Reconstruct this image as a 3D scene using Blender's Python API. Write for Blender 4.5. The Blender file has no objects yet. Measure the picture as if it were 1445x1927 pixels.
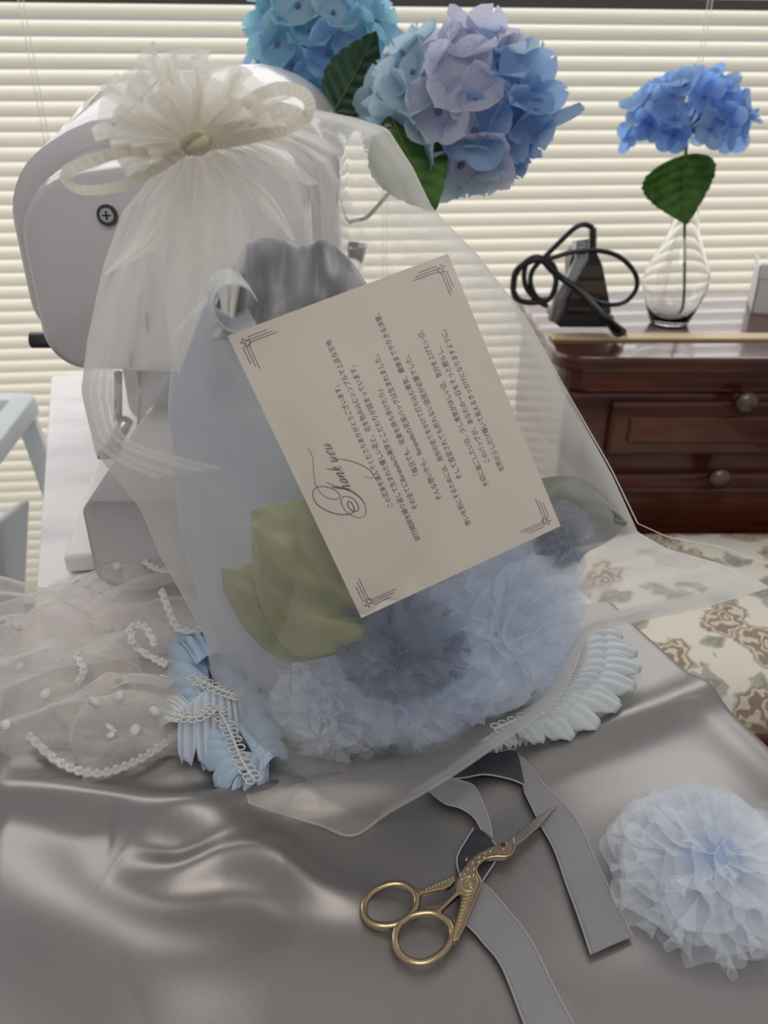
import bpy, math, random
import numpy as np
from mathutils import Vector, noise, Matrix
C = bpy.context.scene.collection
PI = math.pi
random.seed(7)
# ---------------------------------------------------------------- camera
CAM = Vector((0, 0, 1.02)); FP = 1447.0; PITCH = math.radians(28)
cam = bpy.data.objects.new('camera', bpy.data.cameras.new('camera')); C.objects.link(cam)
cam.location = CAM; cam.rotation_euler = (PI/2-PITCH, 0, 0)
cam.data.sensor_fit = 'VERTICAL'; cam.data.sensor_height = 36; cam.data.sensor_width = 27
cam.data.lens = FP/1927*36; cam.data.clip_start = .01
cam.data.dof.use_dof = True; cam.data.dof.focus_distance = .40; cam.data.dof.aperture_fstop = 11
bpy.context.scene.camera = cam
# ---------------------------------------------------------------- world, light, exposure
sc = bpy.context.scene
sc.view_settings.view_transform = 'Standard'; sc.view_settings.look = 'None'
sc.view_settings.gamma = 1; sc.view_settings.exposure = 0.08
w = bpy.data.worlds.new('world'); sc.world = w; w.use_nodes = True
nt = w.node_tree; bg = nt.nodes['Background']
bg.inputs[0].default_value = (.95, .97, 1, 1); bg.inputs[1].default_value = .36
def area(name, loc, rot, sx, sy, power, col):
    l = bpy.data.lights.new(name, 'AREA'); l.shape = 'RECTANGLE'; l.size = sx; l.size_y = sy
    l.energy = power; l.color = col
    o = bpy.data.objects.new(name, l); C.objects.link(o); o.location = loc; o.rotation_euler = rot
    return o
WYAW = math.atan(.10); WD = 1.45
def wall_y(x): return WD + .10*x
area('daylight_outside_window', (-.05, 1.70, 1.15), (-PI/2, 0, WYAW), 3.4, 2.6, 78, (.97, .985, 1))   # daylight behind the blind
area('ceiling_lamp', (.2, -.5, 2.3), (0.18, 0, 0), 1.0, 1.0, 9, (1, .93, .84))
sc.cycles.transparent_max_bounces = 48; sc.cycles.max_bounces = 10; sc.cycles.transmission_bounces = 8
sc.cycles.sample_clamp_indirect = 6

# ---------------------------------------------------------------- helpers
def ray(px, py):
    u = (px-722.5)/FP; v = (963.5-py)/FP
    return Vector((u, math.cos(PITCH)+v*math.sin(PITCH), -math.sin(PITCH)+v*math.cos(PITCH)))
def P(px, py, Y):                       # point of a sight line at depth Y
    r = ray(px, py); return CAM + r*(Y/r.y)
def G(px, py, z=.70):                   # point of a sight line at height z
    r = ray(px, py); return CAM + r*((z-CAM.z)/r.z)
def PG(px, py, Y, z=.704):              # at depth Y, but never below height z
    p = P(px, py, Y)
    return p if p.z >= z else G(px, py, z)
def sstep(a, b, x):
    t = max(0, min(1, (x-a)/(b-a))); return t*t*(3-2*t)
def nz(x, y=0, z=0): return noise.noise(Vector((x, y, z)))
def catmull(pts, t, closed=False):
    n = len(pts); m = n if closed else n-1
    x = max(0, min(t, 1))*m; i = min(int(x), m-1); f = x-i
    g = (lambda k: pts[k % n]) if closed else (lambda k: pts[max(0, min(n-1, k))])
    a, b, c, d = [Vector(g(i+k)) for k in (-1, 0, 1, 2)]
    return .5*((2*b) + (c-a)*f + (2*a-5*b+4*c-d)*f*f + (3*b-a-3*c+d)*f**3)
def lin(pts, t):                        # pts [(t, a, b, ...)]
    if t <= pts[0][0]: return pts[0][1:]
    for p, q in zip(pts, pts[1:]):
        if t <= q[0]:
            f = (t-p[0])/(q[0]-p[0]); return tuple(a+(b-a)*f for a, b in zip(p[1:], q[1:]))
    return pts[-1][1:]
def tag(o, label=None, cat=None, group=None, kind=None):
    for k, v in (('label', label), ('category', cat), ('group', group), ('kind', kind)):
        if v: o[k] = v
    return o
def thing(name, label, cat, loc=(0, 0, 0), rz=0, group=None):
    o = bpy.data.objects.new(name, None); C.objects.link(o); o.location = loc; o.rotation_euler = (0, 0, rz)
    o.empty_display_size = .02
    return tag(o, label, cat, group)
class M:
    def __init__(s): s.v = []; s.f = []
    def add(s, V, F):
        n = len(s.v); s.v += [Vector(p) for p in V]; s.f += [tuple(i+n for i in f) for f in F]; return s
    def grid(s, fn, nu, nv, cu=False, cv=False):
        V = []; F = []
        for i in range(nu):
            for j in range(nv):
                V.append(fn(i/(nu if cu else nu-1), j/(nv if cv else nv-1)))
        for i in range(nu if cu else nu-1):
            for j in range(nv if cv else nv-1):
                a, b = i, (i+1) % nu; c, d = j, (j+1) % nv
                F.append((a*nv+c, b*nv+c, b*nv+d, a*nv+d))
        return s.add(V, F)
    def box(s, lo, hi, R=None):
        V = [Vector((x, y, z)) for x in (lo[0], hi[0]) for y in (lo[1], hi[1]) for z in (lo[2], hi[2])]
        if R: V = [R @ v for v in V]
        return s.add(V, [(0, 1, 3, 2), (4, 6, 7, 5), (0, 4, 5, 1), (2, 3, 7, 6), (0, 2, 6, 4), (1, 5, 7, 3)])
    def tube(s, pts, r, seg=8, closed=False, flat=None):
        pts = [Vector(p) for p in pts]; n = len(pts); V = []; F = []
        up = Vector((0, 0, 1)); prev = None
        for i, p in enumerate(pts):
            t = (pts[(i+1) % n]-pts[i-1]) if closed else (pts[min(i+1, n-1)]-pts[max(i-1, 0)])
            t = t.normalized() if t.length > 1e-9 else Vector((0, 0, 1))
            if prev is None:
                a = t.cross(up)
                if a.length < .1: a = t.cross(Vector((1, 0, 0)))
            else:
                a = prev - t*prev.dot(t)
            a.normalize(); prev = a; b = t.cross(a)
            rr = r(i/(n-1)) if callable(r) else r
            for k in range(seg):
                g = 2*PI*k/seg
                V.append(p + a*math.cos(g)*rr + b*math.sin(g)*rr*(flat or 1))
        for i in range(n if closed else n-1):
            j = (i+1) % n
            for k in range(seg):
                F.append((i*seg+k, j*seg+k, j*seg+(k+1) % seg, i*seg+(k+1) % seg))
        if not closed:
            F.append(tuple(range(seg))); F.append(tuple((n-1)*seg+k for k in reversed(range(seg))))
        return s.add(V, F)
    def lathe(s, prof, c, seg=40, cap=True):
        V = []; F = []; n = len(prof)
        for r, z in prof:
            for k in range(seg):
                g = 2*PI*k/seg; V.append(Vector((c[0]+r*math.cos(g), c[1]+r*math.sin(g), c[2]+z)))
        for i in range(n-1):
            for k in range(seg): F.append((i*seg+k, i*seg+(k+1) % seg, (i+1)*seg+(k+1) % seg, (i+1)*seg+k))
        if cap: F.append(tuple(reversed(range(seg)))); F.append(tuple((n-1)*seg+k for k in range(seg)))
        return s.add(V, F)
    def prism(s, poly, off):            # poly: world points (planar); off: thickness vector
        n = len(poly); off = Vector(off)
        V = [Vector(p) for p in poly]+[Vector(p)+off for p in poly]
        return s.add(V, [tuple(range(n)), tuple(n+i for i in reversed(range(n)))]+[(i, i+n, (i+1) % n+n, (i+1) % n) for i in range(n)])
    def ball(s, c, r, n=8):
        c = Vector(c); rr = r if hasattr(r, '__len__') else (r, r, r)
        return s.grid(lambda u, v: c+Vector((rr[0]*math.cos(2*PI*u)*math.sin(PI*v), rr[1]*math.sin(2*PI*u)*math.sin(PI*v), rr[2]*math.cos(PI*v))), n*2, n, cu=True)
    def build(s, name, mat, parent=None, smooth=True, local=False, bevel=0, solid=0, sub=0, split=None):
        off = Vector((0, 0, 0))
        p = parent
        while p is not None and not local: off += p.location; p = p.parent
        if parent is None and not local:
            zs = [v.z for v in s.v]; off = Vector(((min(v.x for v in s.v)+max(v.x for v in s.v))/2, (min(v.y for v in s.v)+max(v.y for v in s.v))/2, min(zs)))
        me = bpy.data.meshes.new(name); me.from_pydata([tuple(v-off) for v in s.v], [], s.f); me.update()
        if smooth: me.polygons.foreach_set('use_smooth', [True]*len(me.polygons))
        me.materials.append(mat)
        o = bpy.data.objects.new(name, me); C.objects.link(o)
        if parent is not None: o.parent = parent
        elif not local: o.location = off
        if bevel:
            m = o.modifiers.new('bevel', 'BEVEL'); m.width = bevel; m.segments = 3; m.limit_method = 'ANGLE'; m.angle_limit = math.radians(40)
        if sub:
            m = o.modifiers.new('sub', 'SUBSURF'); m.levels = sub; m.render_levels = sub
        if solid:
            m = o.modifiers.new('solid', 'SOLIDIFY'); m.thickness = solid; m.offset = 0
        if bevel or split:
            m = o.modifiers.new('wn', 'WEIGHTED_NORMAL'); m.keep_sharp = True
        return o

# ---------------------------------------------------------------- materials
def mat(name, col=(.8, .8, .8), rough=.5, metal=0, **k):
    m = bpy.data.materials.new(name); m.use_nodes = True; b = m.node_tree.nodes['Principled BSDF']
    b.inputs['Base Color'].default_value = (*col, 1); b.inputs['Roughness'].default_value = rough; b.inputs['Metallic'].default_value = metal
    for key, v in k.items(): b.inputs[key.replace('_', ' ')].default_value = v
    return m
def tex(m, kind='ShaderNodeTexNoise', scale=(1, 1, 1), **k):
    n = m.node_tree.nodes; t = n.new(kind); tc = n.new('ShaderNodeTexCoord'); mp = n.new('ShaderNodeMapping')
    mp.inputs['Scale'].default_value = scale
    m.node_tree.links.new(tc.outputs['Object'], mp.inputs[0]); m.node_tree.links.new(mp.outputs[0], t.inputs['Vector'])
    for key, v in k.items(): t.inputs[key].default_value = v
    return t
def ramp(m, out, stops):
    r = m.node_tree.nodes.new('ShaderNodeValToRGB'); e = r.color_ramp.elements
    while len(e) < len(stops): e.new(.5)
    for el, (p, c) in zip(e, stops): el.position = p; el.color = (*c, 1)
    m.node_tree.links.new(out, r.inputs[0]); return r
def bump(m, out, strength=.3, dist=.001):
    b = m.node_tree.nodes.new('ShaderNodeBump'); b.inputs['Strength'].default_value = strength; b.inputs['Distance'].default_value = dist
    m.node_tree.links.new(out, b.inputs['Height']); m.node_tree.links.new(b.outputs[0], m.node_tree.nodes['Principled BSDF'].inputs['Normal'])
def sheer(name, col, face, graze, trans=.5, weave=0, rough=.4, gloss=.12):
    """woven gauze: threads let light pass between them; coverage rises where the cloth turns edge-on"""
    m = bpy.data.materials.new(name); m.use_nodes = True; nt = m.node_tree; N = nt.nodes; L = nt.links; N.clear()
    out = N.new('ShaderNodeOutputMaterial'); mix = N.new('ShaderNodeMixShader'); tr = N.new('ShaderNodeBsdfTransparent')
    d = N.new('ShaderNodeBsdfDiffuse'); tl = N.new('ShaderNodeBsdfTranslucent'); m2 = N.new('ShaderNodeMixShader'); g = N.new('ShaderNodeBsdfGlossy'); m3 = N.new('ShaderNodeMixShader')
    for x in (d, tl): x.inputs[0].default_value = (*col, 1)
    g.inputs['Roughness'].default_value = rough; g.inputs[0].default_value = (.9, .9, .9, 1)
    m2.inputs[0].default_value = trans; m3.inputs[0].default_value = gloss
    L.new(d.outputs[0], m2.inputs[1]); L.new(tl.outputs[0], m2.inputs[2]); L.new(m2.outputs[0], m3.inputs[1]); L.new(g.outputs[0], m3.inputs[2])
    lw = N.new('ShaderNodeLayerWeight'); lw.inputs[0].default_value = .5
    pw = N.new('ShaderNodeMath'); pw.operation = 'POWER'; pw.inputs[1].default_value = 2.2
    mr = N.new('ShaderNodeMapRange'); mr.inputs['To Min'].default_value = face; mr.inputs['To Max'].default_value = graze
    L.new(lw.outputs['Facing'], pw.inputs[0]); L.new(pw.outputs[0], mr.inputs[0])
    fac = mr.outputs[0]
    if weave:
        tc = N.new('ShaderNodeTexCoord'); no = N.new('ShaderNodeTexNoise'); no.inputs['Scale'].default_value = weave; no.inputs['Detail'].default_value = 3
        L.new(tc.outputs['Object'], no.inputs['Vector'])
        a = N.new('ShaderNodeMath'); a.operation = 'MULTIPLY_ADD'; a.inputs[1].default_value = .16; a.inputs[2].default_value = -.08
        L.new(no.outputs[0], a.inputs[0]); b = N.new('ShaderNodeMath'); b.operation = 'ADD'; b.use_clamp = True
        L.new(fac, b.inputs[0]); L.new(a.outputs[0], b.inputs[1]); fac = b.outputs[0]
    L.new(fac, mix.inputs[0]); L.new(tr.outputs[0], mix.inputs[1]); L.new(m3.outputs[0], mix.inputs[2]); L.new(mix.outputs[0], out.inputs[0])
    return m
def translucent(name, col, trans=.5, rough=.5, var=None):
    m = mat(name, col, rough); nt = m.node_tree; N = nt.nodes; L = nt.links
    tl = N.new('ShaderNodeBsdfTranslucent'); tl.inputs[0].default_value = (*col, 1); mx = N.new('ShaderNodeMixShader'); mx.inputs[0].default_value = trans
    L.new(N['Principled BSDF'].outputs[0], mx.inputs[1]); L.new(tl.outputs[0], mx.inputs[2]); L.new(mx.outputs[0], N['Material Output'].inputs[0])
    if var:
        t = tex(m, scale=(1, 1, 1), Scale=var[0], Detail=3.0); r = ramp(m, t.outputs[0], [(.35, var[1]), (.65, var[2])])
        L.new(r.outputs[0], N['Principled BSDF'].inputs['Base Color']); L.new(r.outputs[0], tl.inputs[0])
    return m
def glass(name, col=(1, 1, 1)):
    return mat(name, col, .02, 0, Transmission_Weight=1.0, IOR=1.45)

slat_m = translucent('slat_cream', (.66, .62, .53), .20, .45)
white_plastic = mat('white_plastic', (.74, .72, .70), .22)
machine_m = mat('machine_white', (.56, .53, .53), .14, Coat_Weight=.4)
desk_m = mat('desk_white', (.80, .76, .76), .35)
t = tex(desk_m, scale=(2, 5, 2), Scale=3.0, Detail=6.0); desk_m.node_tree.links.new(ramp(desk_m, t.outputs[0], [(.3, (.62, .59, .60)), (.5, (.78, .745, .745))]).outputs[0], desk_m.node_tree.nodes['Principled BSDF'].inputs['Base Color'])
wood_m = mat('dark_red_wood', (.10, .03, .015), .22, Coat_Weight=.3)
t = tex(wood_m, scale=(2, 14, 30), Scale=2.2, Detail=5.0); wood_m.node_tree.links.new(ramp(wood_m, t.outputs[0], [(.3, (.028, .005, .003)), (.7, (.12, .030, .012))]).outputs[0], wood_m.node_tree.nodes['Principled BSDF'].inputs['Base Color'])
floor_m = mat('brown_floor', (.12, .07, .045), .4)
t = tex(floor_m, scale=(6, 1, 1), Scale=3.0, Detail=4.0); floor_m.node_tree.links.new(ramp(floor_m, t.outputs[0], [(.3, (.07, .04, .025)), (.7, (.16, .095, .06))]).outputs[0], floor_m.node_tree.nodes['Principled BSDF'].inputs['Base Color'])
satin_m = mat('grey_satin', (.29, .27, .262), .37, .7, Sheen_Weight=.1)
t = tex(satin_m, scale=(1, 1, 1), Scale=3500.0, Detail=1.0); bump(satin_m, t.outputs[0], .25, .0002)
velvet_m = mat('grey_velvet', (.27, .26, .275), .9, 0, Sheen_Weight=.6, Sheen_Roughness=.4)
velvet_back = mat('dark_velvet_back', (.035, .034, .045), .6)
bag_satin = mat('handbag_pale_grey_fabric', (.56, .59, .66), .5, 0, Sheen_Weight=.2)
lining_m = mat('handbag_lining', (.40, .40, .44), .6)
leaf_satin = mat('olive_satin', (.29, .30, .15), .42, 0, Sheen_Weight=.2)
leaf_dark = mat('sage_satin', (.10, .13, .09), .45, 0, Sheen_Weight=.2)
gold_m = mat('antique_gold', (.50, .38, .24), .24, 1)
t = tex(gold_m, scale=(1, 1, 1), Scale=900.0, Detail=2.0); bump(gold_m, t.outputs[0], .2, .0003)
steel_m = mat('steel', (.5, .5, .5), .25, 1)
dark_metal = mat('dark_metal', (.08, .08, .085), .35, .8)
black_m = mat('black_plastic', (.012, .012, .013), .25)
bronze_m = mat('iron_brown_panel', (.10, .065, .045), .2, .3)
card_m = mat('card_paper', (.66, .585, .51), .75)
ink_m = mat('card_ink', (.05, .05, .06), .7)
thread_m = mat('stitch_thread', (.30, .33, .40), .8)
greenstem = mat('stem_green', (.10, .14, .03), .5)
organza = sheer('organza', (.92, .885, .84), .12, .95, .55, 45)
organza_fold = sheer('organza_gathered', (.95, .92, .86), .30, .95, .62, 60)
ribbon_m = translucent('cream_ribbon', (.86, .82, .72), .6, .6)
t = tex(ribbon_m, 'ShaderNodeTexWave', scale=(1, .3, .6), Scale=420.0, Distortion=1.5); bump(ribbon_m, t.outputs[1], .8, .0006)
tulle_white = sheer('tulle_pale_blue', (.76, .85, .98), .24, .95, .45, 120)
tulle_white2 = sheer('tulle_white', (.88, .92, .98), .28, .96, .45, 120)
tulle_blue = sheer('tulle_slate_blue', (.16, .24, .38), .40, .96, .4, 120)
tulle_core = translucent('tulle_core', (.55, .66, .86), .4, .8)
lace_m = sheer('lace_net', (.93, .88, .84), .25, .95, .5, 200)
lace_solid = translucent('lace_cotton', (.88, .86, .83), .35, .8)
ruffle_m = translucent('pale_blue_cotton', (.76, .82, .89), .35, .7)
ruffle_b = translucent('sky_blue_cotton', (.62, .74, .88), .35, .7)
ruffle_w = translucent('white_cotton', (.84, .88, .90), .35, .7)
petal = [translucent('petal_lilac', (.60, .60, .76), .55, .6, (30, (.56, .58, .78), (.82, .79, .84))),
         translucent('petal_sky', (.30, .50, .78), .6, .6, (40, (.28, .46, .80), (.48, .66, .84))),
         translucent('petal_ice', (.50, .68, .78), .6, .6, (40, (.46, .64, .76), (.66, .78, .83))),
         translucent('petal_teal', (.22, .55, .72), .6, .6, (40, (.20, .50, .72), (.52, .80, .82))),
         translucent('petal_azure', (.2, .4, .85), .65, .6, (40, (.20, .38, .86), (.42, .64, .92)))]
leaf_g = translucent('leaf_green', (.09, .22, .04), .5, .5, (60, (.07, .18, .03), (.14, .30, .06)))
leaf_d = translucent('leaf_dark_green', (.02, .07, .035), .2, .5, (60, (.012, .045, .02), (.035, .10, .05)))
glass_m = glass('clear_glass')
sash_m = mat('dark_window_sash', (.02, .02, .022), .5)
cord_m = mat('white_cord', (.85, .84, .82), .6)
ruler_m = mat('pale_wood_ruler', (.72, .52, .30), .45)
box_m = mat('white_box', (.70, .66, .66), .6)
stand_m = translucent('white_plastic_stand', (.86, .90, .92), .4, .3)
standlegm = mat('beige_leg', (.62, .52, .45), .5)
# flowered upholstery: pale cloth with grey-brown roses and grey-green leaves
uph_m = mat('flowered_upholstery', (.72, .66, .55), .8)
def floral(m):
    nt = m.node_tree; N = nt.nodes; L = nt.links; bs = N['Principled BSDF']
    tc = N.new('ShaderNodeTexCoord'); nn = N.new('ShaderNodeTexNoise'); nn.inputs['Scale'].default_value = 38; nn.inputs['Detail'].default_value = 2
    add = N.new('ShaderNodeMixRGB'); add.blend_type = 'ADD'; add.inputs[0].default_value = .06
    L.new(tc.outputs['Object'], nn.inputs['Vector']); L.new(tc.outputs['Object'], add.inputs[1]); L.new(nn.outputs['Color'], add.inputs[2])
    def lay(scale, lo, hi, ring, ca, cb, base, seed):
        mp = N.new('ShaderNodeMapping'); mp.inputs['Location'].default_value = (seed, seed*.7, 0); L.new(add.outputs[0], mp.inputs[0])
        v = N.new('ShaderNodeTexVoronoi'); v.voronoi_dimensions = '2D'; v.inputs['Scale'].default_value = scale; v.inputs['Randomness'].default_value = .8; L.new(mp.outputs[0], v.inputs['Vector'])
        r1 = ramp(m, v.outputs['Distance'], [(lo, (1, 1, 1)), (hi, (0, 0, 0))])
        wv = N.new('ShaderNodeMath'); wv.operation = 'SINE'; ml = N.new('ShaderNodeMath'); ml.operation = 'MULTIPLY'; ml.inputs[1].default_value = ring
        L.new(v.outputs['Distance'], ml.inputs[0]); L.new(ml.outputs[0], wv.inputs[0])
        r2 = ramp(m, wv.outputs[0], [(.1, ca), (.6, cb)])
        mx = N.new('ShaderNodeMixRGB'); L.new(r1.outputs[0], mx.inputs[0]); L.new(r2.outputs[0], mx.inputs[2])
        if isinstance(base, tuple): mx.inputs[1].default_value = (*base, 1)
        else: L.new(base, mx.inputs[1])
        return mx.outputs[0]
    a = lay(17, .22, .30, 40, (.30, .29, .24), (.42, .40, .33), (.76, .70, .60), 1.3)
    b = lay(10, .27, .33, 60, (.30, .23, .17), (.68, .58, .46), a, .2)
    L.new(b, bs.inputs['Base Color'])
floral(uph_m)

# ================================================================ the room
m = M(); m.box((-2.2, -1.4, -.03), (2.2, 1.9, 0)); tag(m.build('floor', floor_m, smooth=False), kind='structure')
RW = Matrix.Translation((0, WD, 0)) @ Matrix.Rotation(WYAW, 4, 'Z')
# dark sash of the window behind the blind
m = M(); m.box((-1.9, .13, 1.150), (1.9, .16, 1.20), RW)
for x in (-1.9, 1.86): m.box((x, .13, 0), (x+.06, .16, 2.5), RW)
m.box((-1.9, .13, 2.44), (1.9, .16, 2.5), RW); m.box((-1.9, .13, 0), (1.9, .16, .06), RW)
tag(m.build('window_1', sash_m, smooth=False), kind='structure')
# slatted blind
bl = thing('venetian_blind', 'cream slatted venetian blind covering the whole window at the back', 'window blind', (0, WD, 0), 0)
m = M(); pitch = .0222; z = .08; k = 0
while z < 1.75:
    gap = .0 if z < 1.150 else .0115
    zc = z+gap
    def sl(u, v, zc=zc):
        a = math.radians(53); s = (v-.5)*.0250; crown = .0030*(1-(2*v-1)**2)
        # lower edge towards the room
        y = s*math.cos(a); zz = s*math.sin(a)
        return RW @ Vector((-1.85+3.7*u, y - crown*math.sin(a), zc+zz+crown*math.cos(a)))
    m.grid(sl, 12, 7)
    z += pitch; k += 1
m.build('slats', slat_m, bl)
for xp in (-.55, .0, .53, 1.1, -1.1):
    m = M()
    for dx in (-.0035, .0035): m.tube([RW @ Vector((xp+dx, -.014, zz)) for zz in (.08, .9, 1.75)], .0007, 5)
    m.build('ladder_cord', cord_m, bl)

# ================================================================ narrow white desk
D = Vector((-.339, .941, 0)); Nn = Vector((.941, .339, 0)); AL, AR = -.0816, .301; D0, D1 = -.02, 1.08
def dk(a, d, z): return Nn*a + D*d + Vector((0, 0, z))
RD = Matrix.Identity(4)
desk = thing('desk', 'narrow white desk with a faintly marbled top under the sewing machine', 'desk', dk((AL+AR)/2, .5, 0))
def deskbox(m, a0, d0, z0, a1, d1, z1):
    V = [dk(a, d, z) for a in (a0, a1) for d in (d0, d1) for z in (z0, z1)]
    return m.add(V, [(0, 1, 3, 2), (4, 6, 7, 5), (0, 4, 5, 1), (2, 3, 7, 6), (0, 2, 6, 4), (1, 5, 7, 3)])
deskbox(M(), AL, D0, .675, AR, D1, .699).build('desk_top', desk_m, desk, False, bevel=.002)
for a, d in ((AL+.02, D0+.02), (AR-.05, D0+.02), (AL+.02, D1-.05), (AR-.05, D1-.05)):
    deskbox(M(), a, d, 0, a+.03, d+.03, .675).build('leg', desk_m, desk, False)

# ================================================================ satin cloth
ridges = [  # (pixel path, height, half width) of the folds that lie in the cloth
    ([(-60, 1490), (60, 1505), (200, 1530), (340, 1545), (480, 1522), (640, 1490), (760, 1470)], .014, .0085),
    ([(-40, 1600), (60, 1680), (170, 1760), (330, 1830), (520, 1880)], .010, .018),
    ([(230, 1640), (330, 1662), (430, 1640), (520, 1648), (600, 1690), (700, 1712)], .013, .0075),
    ([(210, 1600), (330, 1580), (450, 1585), (560, 1620)], .010, .008),
    ([(260, 1900), (420, 1800), (560, 1760), (720, 1800), (900, 1850)], .004, .016),
    ([(860, 1530), (980, 1450), (1130, 1385), (1290, 1318), (1420, 1250)], .009, .009),
    ([(1300, 1330), (1390, 1420), (1470, 1500)], .003, .008),
    ([(980, 1620), (1090, 1560), (1230, 1510), (1400, 1500)], .003, .018),
    ([(1120, 1927), (1200, 1840), (1330, 1830), (1500, 1800)], .003, .02)]
RG = []
for pth, h, wd in ridges:
    c = [G(*p) for p in pth]; q = np.array([tuple(catmull(c, i/48))[:2] for i in range(49)]); RG.append((q, h, wd))
def cloth_np(X, Y):
    Z = np.full(X.shape, .0015)
    for q, h, wd in RG:
        best = np.full(X.shape, 9.); arc = np.zeros(X.shape)
        for i in range(len(q)-1):
            ax, ay = q[i]; bx, by = q[i+1]; dx, dy = bx-ax, by-ay
            t_ = np.clip(((X-ax)*dx+(Y-ay)*dy)/(dx*dx+dy*dy), 0, 1)
            d2 = (X-ax-t_*dx)**2+(Y-ay-t_*dy)**2; k = d2 < best
            best = np.where(k, d2, best); arc = np.where(k, (i+t_)/(len(q)-1), arc)
        e = .25+.75*np.sin(np.pi*np.clip(arc, 0, 1))**.8
        Z = Z+h*e*np.exp(-best/(2*wd*wd))
    return Z
_gx, _gy = np.meshgrid(np.linspace(-.4, .4, 321), np.linspace(.0, .6, 241), indexing='ij'); _GH = cloth_np(_gx, _gy)
def cloth_h(x, y):
    fx = max(0, min(319.99, (x+.4)*400)); fy = max(0, min(239.99, y*400)); i, j = int(fx), int(fy); a, b = fx-i, fy-j
    return float((_GH[i, j]*(1-a)+_GH[i+1, j]*a)*(1-b)+(_GH[i, j+1]*(1-a)+_GH[i+1, j+1]*a)*b)+.0008*nz(x*22, y*22)
def PC(px, py, Y, lift=.003):           # at depth Y, but never below the cloth
    for _ in range(2):
        p = P(px, py, Y); g = .70+cloth_h(p.x, p.y)+lift
        if p.z >= g: return p
        q = G(px, py, g); g = .70+cloth_h(q.x, q.y)+lift; return G(px, py, g)

NC = 380
def cl_ad(u, v):
    a = AL-.075+(AR-AL+.155)*u; d = -.06+(.51-.08*u)*v
    return a, d+.012*nz(a*9, 3)*v
_ad = [cl_ad(i/(NC-1), j/(NC-1)) for i in range(NC) for j in range(NC)]
_p = np.array([tuple(dk(a, d, 0))[:2] for a, d in _ad]); _H = cloth_np(_p[:, 0], _p[:, 1])
def cloth(u, v):
    k = round(u*(NC-1))*NC+round(v*(NC-1)); a, d = _ad[k]
    p = dk(a, d, 0); h = _H[k]+.0008*nz(p.x*22, p.y*22); z = .70+h
    over = max(0, a-AR-.004, AL-.004-a)
    if over > 0:
        sgn = 1 if a > AR else -1
        R = .012; th = min(over/R, PI/2*.95)
        hor = R*math.sin(th); ver = R*(1-math.cos(th))
        rest = max(0, over-R*PI/2*.95)
        hor += rest*.22+.006*nz(d*22, 5)*min(1, rest/.02); ver += rest*.97
        base = (AR+.004) if sgn > 0 else (AL-.004)
        q = dk(base+sgn*hor, d, z-ver)
        return q
    return Vector((p.x, p.y, z))
o = M().grid(cloth, NC, NC).build('satin_cloth', satin_m)
tag(o, 'shiny grey satin cloth lying in folds over the front of the desk', 'cloth')
def onc(px, py, lift=0):                # a point resting on the cloth
    p = G(px, py, .7025); p.z = .70+cloth_h(p.x, p.y)+lift; return p

# ================================================================ sewing machine
mc = thing('sewing_machine', 'large white sewing machine standing behind the organza bag', 'sewing machine', (-.16, .70, .70))
def rr(cx, hw, z0, z1, rb, rt, y, n=10, slope=0):     # rounded cross-section, clockwise
    pts = []
    for (sx, sz, r) in ((-1, 0, rb), (-1, 1, rt), (1, 1, rt), (1, 0, rb)):
        for k in range(n):
            f = k/(n-1)*PI/2
            if (sx, sz) == (-1, 0): a = 1.5*PI-f
            elif (sx, sz) == (-1, 1): a = PI-f
            elif (sx, sz) == (1, 1): a = PI/2-f
            else: a = -f
            x = cx+sx*(hw-r)+r*math.cos(a); zc = (z0+r if sz == 0 else z1-r)+r*math.sin(a)
            zc += slope*(x-cx)*(1 if sz else 0)
            pts.append(Vector((x, y, .70+zc)))
    return pts
def loft(secs):
    m = M(); n = len(secs[0]); V = [p for s in secs for p in s]
    F = [(i*n+k, (i+1)*n+k, (i+1)*n+(k+1) % n, i*n+(k+1) % n) for i in range(len(secs)-1) for k in range(n)]
    F += [tuple(range(n)), tuple(len(V)-n+k for k in reversed(range(n)))]
    return m.add(V, F)
def sec(y, x0, x1, z0, z1, rb, rt, sl=.12): return rr((x0+x1)/2, (x1-x0)/2, z0, z1, rb, rt, y, slope=sl)
loft([sec(.585, -.256, -.060, .143, .282, .028, .040), sec(.580, -.259, -.057, .138, .285, .030, .043), sec(.577, -.255, -.061, .142, .281, .03, .043)][::-1] +
     [sec(.595, -.262, -.055, .135, .288, .032, .045), sec(.645, -.266, -.050, .133, .298, .032, .048), ]).build('face_cover', machine_m, mc)
loft([sec(.647, -.288, -.045, .150, .292, .03, .05), sec(.652, -.296, -.04, .14, .305, .035, .055), sec(.69, -.298, -.036, .133, .322, .035, .075),
      sec(.75, -.300, -.034, .133, .343, .035, .085), sec(.82, -.300, -.035, .133, .343, .035, .085), sec(.865, -.295, -.045, .14, .335, .035, .08), sec(.88, -.28, -.06, .16, .315, .035, .07)]).build('machine_head', machine_m, mc)
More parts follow.
